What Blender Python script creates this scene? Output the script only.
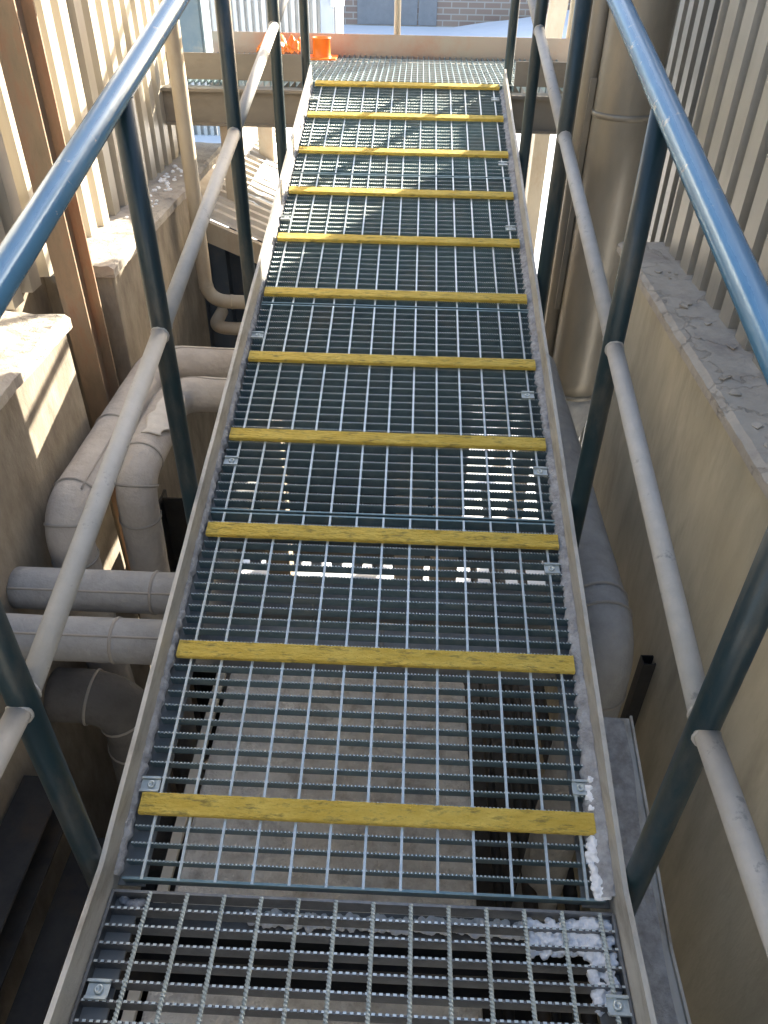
import bpy, bmesh, math, random
from mathutils import Vector, Matrix, noise
R = math.radians
random.seed(7)
scene = bpy.context.scene
for o in list(bpy.data.objects): bpy.data.objects.remove(o)
C = scene.collection

# ------------------------------------------------------------------ camera
F_PX, YAW, PITCH, ROLL = 759.36, 0.0292, 0.65548, 0.01832
CAM = Vector((0.0566, -0.8766, 1.4786))
cy, sy, cp, sp = math.cos(YAW), math.sin(YAW), math.cos(PITCH), math.sin(PITCH)
fwd = Vector((-sy*cp, cy*cp, -sp)); rgt = Vector((cy, sy, 0)); upv = rgt.cross(fwd)
cr, sr = math.cos(ROLL), math.sin(ROLL)
r2 = rgt*cr + upv*sr; u2 = upv*cr - rgt*sr
cam_d = bpy.data.cameras.new('camera'); cam = bpy.data.objects.new('camera', cam_d); C.objects.link(cam)
cam.matrix_world = Matrix(((r2.x, u2.x, -fwd.x, CAM.x), (r2.y, u2.y, -fwd.y, CAM.y), (r2.z, u2.z, -fwd.z, CAM.z), (0, 0, 0, 1)))
cam_d.sensor_fit = 'VERTICAL'; cam_d.sensor_height = 24.0; cam_d.lens = 24.0*F_PX/1024.0
cam_d.clip_start = 0.02; cam_d.clip_end = 2000
scene.camera = cam
scene.render.resolution_x, scene.render.resolution_y = 768, 1024

# ------------------------------------------------------------------ light
SUN_AZ = math.atan2(0.62, 0.80)      # to the right of straight ahead (+Y)
SUN_EL = R(21)
world = bpy.data.worlds.new('World'); scene.world = world; world.use_nodes = True
wn = world.node_tree.nodes; wl = world.node_tree.links
sky = wn.new('ShaderNodeTexSky'); sky.sky_type = 'NISHITA'; sky.sun_disc = False
sky.sun_elevation = SUN_EL; sky.sun_rotation = SUN_AZ
sky.dust_density = 3.0; sky.ozone_density = 0.6
bg = wn['Background']; bg.inputs['Strength'].default_value = 0.115
wl.new(sky.outputs['Color'], bg.inputs['Color'])
sd = bpy.data.lights.new('sun', 'SUN'); sd.energy = 5.0; sd.angle = R(0.5); sd.color = (1.0, 0.90, 0.74)
sun = bpy.data.objects.new('sun', sd); C.objects.link(sun)
to_sun = Vector((math.sin(SUN_AZ)*math.cos(SUN_EL), math.cos(SUN_AZ)*math.cos(SUN_EL), math.sin(SUN_EL)))
sun.rotation_euler = to_sun.to_track_quat('Z', 'Y').to_euler(); sun.location = to_sun*30
scene.view_settings.view_transform = 'Standard'; scene.view_settings.look = 'None'
scene.view_settings.gamma = 1.0; scene.view_settings.exposure = 2.3
scene.render.engine = 'CYCLES'
scene.cycles.max_bounces = 6; scene.cycles.diffuse_bounces = 4

# ------------------------------------------------------------------ materials
def mat(name, c1, c2, scale=6.0, rough=0.6, metal=0.0, bump=0.2, bscale=60.0, c3=None, c3scale=2.0, c3amt=0.5,
        stretch=(1, 1, 1), rvar=0.12, crack=0.0, spec=0.5, dust=None, dust_lo=0.55, dust_hi=0.95, bdist=0.004, c3lo=.5, c3hi=.68):
    m = bpy.data.materials.new(name); m.use_nodes = True
    n = m.node_tree.nodes; l = m.node_tree.links; b = n['Principled BSDF']
    g = n.new('ShaderNodeNewGeometry')
    mp = n.new('ShaderNodeMapping'); mp.inputs['Scale'].default_value = stretch
    l.new(g.outputs['Position'], mp.inputs['Vector'])
    t = n.new('ShaderNodeTexNoise'); t.inputs['Scale'].default_value = scale; t.inputs['Detail'].default_value = 7; t.inputs['Roughness'].default_value = 0.65
    l.new(mp.outputs[0], t.inputs['Vector'])
    rp = n.new('ShaderNodeMapRange'); rp.inputs['From Min'].default_value = 0.33; rp.inputs['From Max'].default_value = 0.67
    l.new(t.outputs['Fac'], rp.inputs['Value'])
    mx = n.new('ShaderNodeMix'); mx.data_type = 'RGBA'
    mx.inputs['A'].default_value = (*c1, 1); mx.inputs['B'].default_value = (*c2, 1)
    l.new(rp.outputs[0], mx.inputs['Factor'])
    col = mx.outputs['Result']
    if c3:
        t3 = n.new('ShaderNodeTexNoise'); t3.inputs['Scale'].default_value = c3scale; t3.inputs['Detail'].default_value = 9; t3.inputs['Roughness'].default_value = 0.7
        l.new(mp.outputs[0], t3.inputs['Vector'])
        r3 = n.new('ShaderNodeMapRange'); r3.inputs['From Min'].default_value = c3lo; r3.inputs['From Max'].default_value = c3hi; r3.inputs['To Max'].default_value = c3amt
        l.new(t3.outputs['Fac'], r3.inputs['Value'])
        m3 = n.new('ShaderNodeMix'); m3.data_type = 'RGBA'; m3.inputs['B'].default_value = (*c3, 1)
        l.new(col, m3.inputs['A']); l.new(r3.outputs[0], m3.inputs['Factor']); col = m3.outputs['Result']
    if dust:   # dust settled on upward faces, broken by noise
        sx = n.new('ShaderNodeSeparateXYZ'); l.new(g.outputs['Normal'], sx.inputs[0])
        ad = n.new('ShaderNodeMath'); ad.operation = 'MULTIPLY_ADD'; ad.inputs[1].default_value = 0.5; l.new(t.outputs['Fac'], ad.inputs[0]); l.new(sx.outputs['Z'], ad.inputs[2])
        dr = n.new('ShaderNodeMapRange'); dr.inputs['From Min'].default_value = dust_lo; dr.inputs['From Max'].default_value = dust_hi
        l.new(ad.outputs[0], dr.inputs['Value'])
        dm = n.new('ShaderNodeMix'); dm.data_type = 'RGBA'; dm.inputs['B'].default_value = (*dust, 1)
        l.new(col, dm.inputs['A']); l.new(dr.outputs[0], dm.inputs['Factor']); col = dm.outputs['Result']
        rm = n.new('ShaderNodeMapRange'); rm.inputs['To Min'].default_value = rough; rm.inputs['To Max'].default_value = 0.9
        l.new(dr.outputs[0], rm.inputs['Value']); l.new(rm.outputs[0], b.inputs['Roughness'])
        mm = n.new('ShaderNodeMapRange'); mm.inputs['To Min'].default_value = metal; mm.inputs['To Max'].default_value = 0
        l.new(dr.outputs[0], mm.inputs['Value']); l.new(mm.outputs[0], b.inputs['Metallic'])
    else:
        rr = n.new('ShaderNodeMapRange'); rr.inputs['To Min'].default_value = max(0.03, rough-rvar); rr.inputs['To Max'].default_value = min(1, rough+rvar)
        l.new(t.outputs['Fac'], rr.inputs['Value']); l.new(rr.outputs[0], b.inputs['Roughness'])
        b.inputs['Metallic'].default_value = metal
    l.new(col, b.inputs['Base Color'])
    b.inputs['Specular IOR Level'].default_value = spec
    if bump > 0:
        tb = n.new('ShaderNodeTexNoise'); tb.inputs['Scale'].default_value = bscale; tb.inputs['Detail'].default_value = 6; tb.inputs['Roughness'].default_value = 0.6
        l.new(mp.outputs[0], tb.inputs['Vector'])
        h = tb.outputs['Fac']
        if crack > 0:
            v = n.new('ShaderNodeTexVoronoi'); v.feature = 'DISTANCE_TO_EDGE'; v.inputs['Scale'].default_value = crack
            wv = n.new('ShaderNodeMix'); wv.data_type = 'RGBA'; wv.blend_type = 'ADD'; wv.inputs['Factor'].default_value = 0.25
            l.new(mp.outputs[0], wv.inputs['A']); l.new(t.outputs['Color'], wv.inputs['B']); l.new(wv.outputs['Result'], v.inputs['Vector'])
            cm = n.new('ShaderNodeMapRange'); cm.inputs['From Max'].default_value = 0.02; cm.inputs['To Min'].default_value = -0.8; cm.inputs['To Max'].default_value = 0
            l.new(v.outputs['Distance'], cm.inputs['Value'])
            a2 = n.new('ShaderNodeMath'); l.new(h, a2.inputs[0]); l.new(cm.outputs[0], a2.inputs[1]); h = a2.outputs[0]
        bp = n.new('ShaderNodeBump'); bp.inputs['Strength'].default_value = bump; bp.inputs['Distance'].default_value = bdist
        l.new(h, bp.inputs['Height']); l.new(bp.outputs[0], b.inputs['Normal'])
    return m

M = dict(
 galv=mat('galvanised_grating', (.14, .22, .25), (.21, .30, .33), 40, .42, .55, .1, 200, (.28, .27, .24), 5, .5),
 galv_bright=mat('worn_and_sunlit_steel', (.48, .54, .55), (.62, .67, .67), 60, .38, .6, .1, 200, (.34, .36, .35), 9, .5),
 galv_old=mat('weathered_grating', (.13, .135, .14), (.21, .215, .22), 40, .45, .6, .15, 200, (.09, .08, .07), 6, .6),
 plate=mat('stringer_steel', (.44, .425, .39), (.60, .58, .53), 9, .6, .25, .3, 110, (.25, .21, .16), 7, .65, stretch=(2.5, 1, 2.5)),
 blue=mat('blue_gloss_paint', (.05, .17, .31), (.07, .21, .36), 5, .22, .15, .08, 14, (.42, .43, .42), 26, .8, rvar=.1, bdist=.01, spec=.7, c3lo=.62, c3hi=.66, dust=(.30, .34, .36), dust_lo=1.0, dust_hi=2.2),
 teal=mat('dark_teal_paint', (.008, .024, .034), (.014, .038, .050), 5, .36, 0, .12, 70, (.11, .10, .085), 9, .6, stretch=(1, 1, .35)),
 dusty=mat('dusty_grey_paint', (.40, .39, .37), (.47, .455, .43), 22, .65, 0, .25, 150, (.20, .21, .21), 20, .7, c3lo=.60, c3hi=.66),
 yellow=mat('yellow_grit_paint', (.66, .45, .06), (.82, .62, .14), 40, .8, 0, 1.0, 170, (.20, .15, .05), 75, .75, stretch=(.3, 1, 1), bdist=.012, c3lo=.53, c3hi=.66),
 conc_warm=mat('painted_concrete', (.39, .345, .25), (.52, .47, .35), 6, .85, 0, .4, 70, (.27, .23, .17), 4.5, .75, stretch=(1, 1, .3), c3lo=.48, c3hi=.72),
 conc_brown=mat('stained_concrete', (.19, .16, .125), (.35, .305, .24), 9, .88, 0, .5, 60, (.16, .13, .10), 3.5, .7, bdist=.006, stretch=(1, 1, .45)),
 plaster=mat('flaking_plaster', (.37, .33, .28), (.48, .44, .38), 7, .9, 0, .8, 40, (.26, .23, .21), 5, .7, crack=5, bdist=.005),
 siding=mat('cream_metal_siding', (.42, .385, .32), (.50, .46, .385), 2, .42, .15, .05, 30, (.38, .33, .26), 6, .45, stretch=(3, 3, .25)),
 siding_grey=mat('grey_metal_siding', (.33, .315, .275), (.41, .39, .345), 2, .4, .35, .05, 30, (.24, .22, .18), 5, .4, stretch=(3, 3, .25)),
 siding_dark=mat('dark_metal_siding', (.20, .20, .19), (.26, .26, .25), 2, .5, .2, .05, 30, (.10, .09, .08), 5, .4),
 rust=mat('rusty_painted_steel', (.23, .18, .12), (.36, .25, .17), 14, .75, .1, .5, 80, (.27, .11, .055), 7, .8, stretch=(1, 1, .35)),
 clad=mat('plastered_pipe_insulation', (.44, .40, .36), (.53, .49, .44), 14, .85, 0, .55, 30, (.34, .30, .26), 6, .5, bdist=.012),
 clad_pale=mat('pale_torn_cladding', (.58, .54, .48), (.68, .64, .58), 10, .9, 0, .5, 40),
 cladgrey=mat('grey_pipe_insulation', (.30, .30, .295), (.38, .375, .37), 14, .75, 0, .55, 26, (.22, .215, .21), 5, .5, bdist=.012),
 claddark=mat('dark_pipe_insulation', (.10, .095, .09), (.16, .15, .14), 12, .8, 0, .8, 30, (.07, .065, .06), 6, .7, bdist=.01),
 cap=mat('pipe_elbow_tape', (.30, .28, .25), (.37, .34, .30), 12, .7, 0, .3, 60),
 duct=mat('dull_sheet_duct', (.22, .20, .165), (.32, .29, .24), 3, .45, .4, .12, 14, (.36, .31, .24), 4, .5, stretch=(1, 1, .4)),
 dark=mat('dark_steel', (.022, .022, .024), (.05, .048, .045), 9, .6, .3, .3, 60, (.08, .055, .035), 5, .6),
 steel=mat('grey_structural_steel', (.20, .21, .21), (.29, .29, .28), 6, .55, .4, .2, 70, (.20, .14, .08), 4, .5),
 tanpaint=mat('tan_structural_paint', (.42, .36, .27), (.52, .46, .36), 5, .6, .1, .2, 60, (.33, .21, .12), 4, .5, stretch=(1, 1, .5)),
 girder=mat('weathered_girder_paint', (.22, .20, .17), (.31, .28, .23), 4, .65, .1, .25, 60, (.17, .13, .10), 3, .6, stretch=(.5, 1, 1)),
 pinkrust=mat('rust_washed_toe_plate', (.50, .38, .30), (.48, .42, .33), 2, .65, .1, .2, 60, (.50, .26, .17), 1.4, .8),
 snow=mat('snow', (.86, .88, .92), (.92, .94, .97), 30, .8, 0, .6, 90, bdist=.006),
 dirtysnow=mat('dirty_snow', (.26, .26, .27), (.46, .47, .49), 34, .85, 0, .9, 120, (.24, .23, .22), 20, .7, bdist=.006),
 farsnow=mat('yard_snow', (.80, .83, .88), (.88, .90, .94), .8, .85, 0, .5, 3, bdist=.08),
 orange=mat('orange_plastic', (.85, .19, .01), (.90, .24, .02), 10, .4, 0, .05, 30),
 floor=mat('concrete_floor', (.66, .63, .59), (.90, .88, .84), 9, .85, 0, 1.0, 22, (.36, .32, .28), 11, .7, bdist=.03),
 white=mat('white_painted_metal', (.52, .51, .48), (.60, .59, .56), 3, .5, .1, .05, 30, (.55, .53, .50), 3, .4),
 bluebox=mat('weathered_blue_panel', (.16, .24, .30), (.24, .31, .35), 6, .55, .1, .2, 40, (.40, .37, .30), 5, .7),
 navy=mat('dark_blue_siding', (.05, .07, .10), (.08, .10, .13), 5, .5, .2, .1, 40, (.14, .13, .11), 5, .5),
 roof=mat('tin_roof', (.50, .45, .38), (.62, .57, .50), 6, .7, .1, .4, 40, (.40, .30, .22), 4, .5),
 plank=mat('pale_plank', (.62, .58, .50), (.74, .70, .62), 10, .8, 0, .3, 50),
 greywall=mat('blue_grey_panel', (.38, .41, .45), (.46, .49, .53), 3, .6, 0, .1, 20),
 door=mat('grey_door', (.22, .22, .23), (.27, .27, .28), 3, .6, 0, .1, 20),
)
def brickmat():
    m = bpy.data.materials.new('far_brick'); m.use_nodes = True
    n = m.node_tree.nodes; l = m.node_tree.links; b = n['Principled BSDF']
    g = n.new('ShaderNodeNewGeometry'); mp = n.new('ShaderNodeMapping'); mp.inputs['Rotation'].default_value = (R(90), 0, 0)
    l.new(g.outputs['Position'], mp.inputs['Vector'])
    t = n.new('ShaderNodeTexBrick'); t.inputs['Color1'].default_value = (.36, .26, .20, 1); t.inputs['Color2'].default_value = (.30, .21, .17, 1); t.inputs['Mortar'].default_value = (.44, .39, .34, 1)
    t.inputs['Scale'].default_value = 1.0; t.inputs['Brick Width'].default_value = .8; t.inputs['Row Height'].default_value = .26; t.inputs['Mortar Size'].default_value = .03
    l.new(mp.outputs[0], t.inputs['Vector']); l.new(t.outputs['Color'], b.inputs['Base Color']); b.inputs['Roughness'].default_value = .9
    return m
M['brick'] = brickmat()

# ------------------------------------------------------------------ mesh helpers
def link(name, me, m, parent=None, loc=None, rot=None):
    if m and not me.materials: me.materials.append(M[m])
    o = bpy.data.objects.new(name, me); C.objects.link(o)
    if parent: o.parent = parent
    if loc is not None: o.location = loc
    if rot is not None: o.rotation_euler = rot
    return o
def tag(o, label, cat, group=None):
    o['label'] = label; o['category'] = cat
    if group: o['group'] = group
    return o
def struct(o): o['kind'] = 'structure'; return o
def stuff(o): o['kind'] = 'stuff'; return o
def empty(name, loc=(0, 0, 0), rot=(0, 0, 0)):
    o = bpy.data.objects.new(name, None); C.objects.link(o); o.location = loc; o.rotation_euler = rot; o.empty_display_size = .1
    return o
def mesh(name, bm, smooth=False):
    me = bpy.data.meshes.new(name); bmesh.ops.recalc_face_normals(bm, faces=bm.faces[:]); bm.to_mesh(me); bm.free()
    if smooth:
        for p in me.polygons: p.use_smooth = True
    return me
def pydata(name, v, f, smooth=False):
    me = bpy.data.meshes.new(name); me.from_pydata([tuple(a) for a in v], [], f); me.update()
    if smooth:
        for p in me.polygons: p.use_smooth = True
    return me
def addbox(bm, lo, hi, bev=0.0, mtx=None):
    lo, hi = Vector(lo), Vector(hi)
    r = bmesh.ops.create_cube(bm, size=1.0)['verts']
    bmesh.ops.scale(bm, vec=hi-lo, verts=r); bmesh.ops.translate(bm, vec=(lo+hi)/2, verts=r)
    if bev:
        es = list({e for v in r for e in v.link_edges})
        q = bmesh.ops.bevel(bm, geom=es, offset=bev, segments=2, affect='EDGES', profile=.5); r = list({v for f in q['faces'] for v in f.verts} | {v for v in r if v.is_valid})
    if mtx: bmesh.ops.transform(bm, matrix=mtx, verts=[v for v in r if v.is_valid])
def box(name, lo, hi, m, parent=None, bev=0.003):
    bm = bmesh.new(); addbox(bm, lo, hi, bev); return link(name, mesh(name, bm), m, parent)
def tube(path, r, seg=20, cap=True, rfun=None, wob=0.0):
    """swept circle along a polyline; returns verts, faces"""
    P = [Vector(p) for p in path]; V = []; Fc = []
    t0 = (P[1]-P[0]).normalized(); a = t0.orthogonal().normalized()
    for i, p in enumerate(P):
        t = (P[min(i+1, len(P)-1)]-P[max(i-1, 0)]).normalized()
        a = (a-t*a.dot(t)).normalized(); b = t.cross(a)
        rr = rfun(i/(len(P)-1)) if rfun else r
        for k in range(seg):
            an = 2*math.pi*k/seg; d = a*math.cos(an)+b*math.sin(an)
            w = 1+wob*noise.noise((p+d*rr)*9.0) if wob else 1
            V.append(p+d*rr*w)
    for i in range(len(P)-1):
        for k in range(seg):
            k2 = (k+1) % seg; Fc.append((i*seg+k, i*seg+k2, (i+1)*seg+k2, (i+1)*seg+k))
    if cap: Fc.append(tuple(range(seg-1, -1, -1))); Fc.append(tuple((len(P)-1)*seg+k for k in range(seg)))
    return V, Fc
def tubeobj(name, path, r, m, parent=None, seg=20, wob=0.0, rfun=None):
    v, f = tube(path, r, seg, True, rfun, wob); me = pydata(name, v, f)
    for p in me.polygons: p.use_smooth = len(p.vertices) == 4
    return link(name, me, m, parent)
def bend(pts, rad, n=8, sub=0.0):
    """round the corners of a polyline"""
    P = [Vector(p) for p in pts]; out = [P[0]]
    for i in range(1, len(P)-1):
        d0 = (P[i-1]-P[i]).normalized(); d1 = (P[i+1]-P[i]).normalized()
        a, b = P[i]+d0*rad, P[i]+d1*rad
        for k in range(n+1):
            t = k/n; out.append(a*(1-t)**2+P[i]*2*t*(1-t)*.9+P[i]*0+b*t**2 + (a+b)/2*.1*2*t*(1-t))
    out.append(P[-1])
    if sub:
        o2 = [out[0]]
        for q in out[1:]:
            L = (q-o2[-1]).length; n_ = max(1, int(L/sub)); s0 = o2[-1]
            for k in range(1, n_+1): o2.append(s0.lerp(q, k/n_))
        out = o2
    return out
def extrude_profile(prof, axis_a, axis_b, dirv, L, base=(0, 0, 0)):
    a, b, d, o = Vector(axis_a), Vector(axis_b), Vector(dirv), Vector(base); n = len(prof)
    V = [o+a*p+b*q for p, q in prof]+[o+a*p+b*q+d*L for p, q in prof]
    Fc = [(i, (i+1) % n, n+(i+1) % n, n+i) for i in range(n)]+[tuple(range(n-1, -1, -1)), tuple(range(n, 2*n))]
    return V, Fc

# ------------------------------------------------------------------ ramp frame of reference
A = 0.22688; TA = math.tan(A); CA = math.cos(A); SA = math.sin(A)
S0, S1 = -0.15, 3.705                     # ramp start / end along the slope
ZP = S0*SA                                # near landing level
def rp(x, s, h): return Vector((x, s*CA-h*SA, s*SA+h*CA))
XC = 0.005
XI = 0.497                                # inner face of stringer plates
ZF = S1*SA                                # far walkway level
YF = S1*CA

# ------------------------------------------------------------------ ground
def sheet(name, x0, x1, y0, y1, z, m, n=1, amp=0, sc=1):
    V = []; Fc = []
    for j in range(n+1):
        for i in range(n+1):
            x = x0+(x1-x0)*i/n; y = y0+(y1-y0)*j/n
            V.append((x, y, z+(amp*noise.noise(Vector((x*sc, y*sc, 3.3))) if amp else 0)))
    for j in range(n):
        for i in range(n): a = j*(n+1)+i; Fc.append((a, a+1, a+n+2, a+n+1))
    return link(name, pydata(name, V, Fc, True), m)
def build_ground():
    struct(sheet('ground', -300, 300, -200, 500, -2.35, 'farsnow'))
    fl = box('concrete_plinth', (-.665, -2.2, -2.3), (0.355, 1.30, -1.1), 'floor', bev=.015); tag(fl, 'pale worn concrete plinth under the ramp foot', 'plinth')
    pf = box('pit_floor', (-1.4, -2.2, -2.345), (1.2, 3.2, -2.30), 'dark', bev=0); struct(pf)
    # snow bank in the yard, rising to the right
    V = []; Fc = []; n = 40
    for j in range(n+1):
        for i in range(n+1):
            x = -12+44*i/n; y = 24+19*j/n
            h = max(0, (x-1.0)/9.0)*1.2*min(1, (j/n)*1.6) + .25*noise.noise(Vector((x*.25, y*.25, 0)))+.02
            V.append((x, y, -2.4+max(0.0, h)*min(1, j/6)*min(1, (n-i)/4)))
    for j in range(n):
        for i in range(n): a = j*(n+1)+i; Fc.append((a, a+1, a+n+2, a+n+1))
    struct(link('snow_bank', pydata('snow_bank', V, Fc, True), 'farsnow'))
build_ground()

# ------------------------------------------------------------------ buildings either side
def siding_sheet(name, xo, y0, n, z0, z1, m, parent, sign, pitch=.152, depth=.055, along='y', flat=.50):
    """one sheet of n box ribs; outer faces look towards sign*x"""
    prof = []
    for k in range(n):
        p = k*pitch
        prof += [(p, 0), (p+pitch*flat*.55, 0), (p+pitch*(flat*.55+.10), -depth), (p+pitch*(1-flat*.55), -depth), (p+pitch*(1-flat*.55+.10)-pitch*.0, 0)] if False else \
                [(p, 0), (p+pitch*flat, 0), (p+pitch*(flat+.05), -depth), (p+pitch*.95, -depth)]
    prof.append((n*pitch, 0))
    th = .0012
    V = []; Fc = []; q = len(prof)
    for z in (z0, z1):
        for off in (0, -th):
            for (p, d) in prof:
                if along == 'y': V.append((xo+sign*(d+off), y0+p, z))
                else: V.append((xo+p, y0+sign*(d+off), z))
    for i in range(q-1):
        Fc += [(i, i+1, 2*q+i+1, 2*q+i), (q+i, 3*q+i, 3*q+i+1, q+i+1), (i, q+i, q+i+1, i+1), (2*q+i, 2*q+i+1, 3*q+i+1, 3*q+i)]
    return link(name, pydata(name, V, Fc), m, parent)

def ledge_strip(name, x0, x1, y0, y1, z0, z1, m, parent, seed=0, amp=.006, step=.02, chip=1.0):
    """concrete ledge with an uneven top and a chipped front edge (front edge = x1)"""
    ny = max(2, int((y1-y0)/step)); nx = 8; V = []; Fc = []
    for j in range(ny+1):
        y = y0+(y1-y0)*j/ny
        e = chip*(.010*noise.noise(Vector((seed, y*4, 0)))+.006*noise.noise(Vector((seed+5, y*22, 0))))
        row = []
        xf = x1+(e if x1 > x0 else -e)
        row.append((xf, y, z0))
        row.append((xf, y, z1-.012+.004*noise.noise(Vector((y*25, seed, 0)))))
        for i in range(nx+1):
            t = i/nx; x = (xf-(xf-x0)*(.06+.94*t))
            row.append((x, y, z1+amp*noise.noise(Vector((x*9, y*9, seed)))+amp*.5*noise.noise(Vector((x*30, y*30, seed)))))
        row.append((x0, y, z0)); V += row
    w = nx+4
    for j in range(ny):
        for i in range(w-1): a = j*w+i; Fc.append((a, a+1, a+w+1, a+w))
        Fc.append((j*w+w-1, j*w, (j+1)*w, (j+1)*w+w-1))
    Fc.append(tuple(range(w-1, -1, -1))); Fc.append(tuple(ny*w+i for i in range(w)))
    return link(name, pydata(name, V, Fc), m, parent)

def build_right_building():
    b = empty('industrial_building', (.9, 0, -2.3)); tag(b, 'grey corrugated siding building over a tan concrete wall with flaking plaster ledge', 'building')
    def P(o): o.location = Vector(o.location)-b.location; return o
    P(box('concrete_wall', (.885, -2.2, -2.3), (1.15, 2.14, .485), 'conc_warm', b, .008))
    P(ledge_strip('ledge', 1.14, .865, -2.2, 2.15, .487, .525, 'plaster', b, 2.0, amp=.004, chip=.3))
    for k in range(5):
        P(siding_sheet('siding_sheet', 1.03, 2.10-(k+1)*.152*5+.002, 5, .52, 2.4, 'siding_grey', b, -1, flat=.57))
    P(box('corner_trim', (1.03, 2.104, .53), (1.42, 2.118, 2.4), 'siding_grey', b, .002))
    P(siding_sheet('siding_sheet', 1.35, 2.12, 7, -2.3, 2.7, 'siding_dark', b, -1))
    P(siding_sheet('siding_sheet', 1.35, 2.12+7*.152+.002, 7, -2.3, 2.7, 'siding_dark', b, -1))
    P(box('roof_edge', (1.02, -2.2, 2.405), (3.2, 2.12, 2.52), 'steel', b, .004))
    P(box('roof_edge', (1.32, 2.13, 2.705), (3.2, 4.26, 2.82), 'steel', b, .004))
    # loose plaster flakes lifting off the ledge
    rnd = random.Random(3)
    for k in range(16):
        x = rnd.uniform(.89, 1.0); y = rnd.uniform(.5, 1.9); s = rnd.uniform(.006, .018)
        n = 7; ang = rnd.random()*6
        V = [(math.cos(ang+i*2*math.pi/n)*s*rnd.uniform(.6, 1.2), math.sin(ang+i*2*math.pi/n)*s*rnd.uniform(.6, 1.4), rnd.uniform(-.002, .004)) for i in range(n)]
        V += [(a, c, d-.003) for a, c, d in V]
        Fc = [tuple(range(n)), tuple(range(2*n-1, n-1, -1))]+[(i, n+i, n+(i+1) % n, (i+1) % n) for i in range(n)]
        o = link('plaster_flake', pydata('plaster_flake', V, Fc), 'plaster', b, (x, y, .529), (rnd.uniform(-.12, .12), rnd.uniform(-.12, .12), 0)); P(o)
build_right_building()

def build_left_building():
    b = empty('industrial_building', (-1.2, 0, -2.3)); tag(b, 'cream corrugated siding building on a stained concrete wall, sunlit beside rusty column', 'building')
    def P(o): o.location = Vector(o.location)-b.location; return o
    P(box('concrete_wall', (-1.40, -2.2, -2.3), (-1.105, 1.50, .385), 'conc_brown', b, .008))
    P(box('concrete_wall', (-1.40, 1.99, -2.3), (-1.105, 3.25, .385), 'conc_brown', b, .008))
    P(box('concrete_wall', (-1.50, 1.47, -2.3), (-1.38, 2.02, .385), 'conc_brown', b, .008))
    P(ledge_strip('ledge', -1.38, -1.085, -2.2, 1.515, .385, .43, 'plaster', b, 11.0, amp=.012))
    P(ledge_strip('ledge', -1.38, -1.09, 1.975, 4.1, .385, .43, 'plaster', b, 15.0))
    P(siding_sheet('siding_sheet', -1.285, -1.5, 7, .43, 2.3, 'siding', b, 1))
    P(siding_sheet('siding_sheet', -1.285, -.434, 7, .43, 2.3, 'siding', b, 1))
    P(siding_sheet('siding_sheet', -1.285, .632, 7, .43, 2.3, 'siding', b, 1))
    P(siding_sheet('siding_sheet', -1.285, 1.698, 7, .43, 2.3, 'siding', b, 1))
    P(siding_sheet('siding_sheet', -1.285, 2.764, 8, .43, 2.3, 'siding', b, 1))
    P(box('roof_edge', (-3.5, -2.2, 2.305), (-1.26, 4.1, 2.42), 'steel', b, .004))
build_left_building()

def build_column():
    c = empty('steel_column', (-1.18, 1.82, -2.3)); tag(c, 'rusty steel column standing in a notch of the stained concrete wall', 'column')
    V = []; 
    def P(o): o.location = Vector(o.location)-c.location; return o
    P(box('flange', (-1.215, 1.742, -2.3), (-1.128, 1.752, 3.0), 'rust', c, .002))
    P(box('flange', (-1.215, 1.876, -2.3), (-1.128, 1.886, 3.0), 'rust', c, .002))
    P(box('web', (-1.176, 1.753, -2.3), (-1.167, 1.875, 3.0), 'rust', c, .001))
    for z in (.37, .28, .0):
        v, f = tube([(-1.166, 1.80, z), (-1.154, 1.80, z)], .011, 6); P(link('bolt', pydata('bolt', v, f), 'rust', c))
build_column()

def build_unseen_building():  # unseen building added behind the camera to cut light and deepen contrast
    ZP = -.034
    b = empty('industrial_building', (0, -4.1, -2.3)); tag(b, 'added unseen dark grey building behind the landing, cutting light from behind', 'building')
    def P(o): o.location = Vector(o.location)-b.location; return o
    for k in range(5): P(siding_sheet('siding_sheet', -2.3+k*.914, -4.0, 6, -2.3, 3.0, 'siding_dark', b, 1, along='x'))
    P(box('roof_edge', (-3.5, -6.0, 3.005), (3.2, -3.9, 3.12), 'steel', b, .004))
    P(box('door_leaf', (-.45, -3.995, ZP), (.46, -3.95, ZP+2.1), 'door', b, .004))
build_unseen_building()

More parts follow.
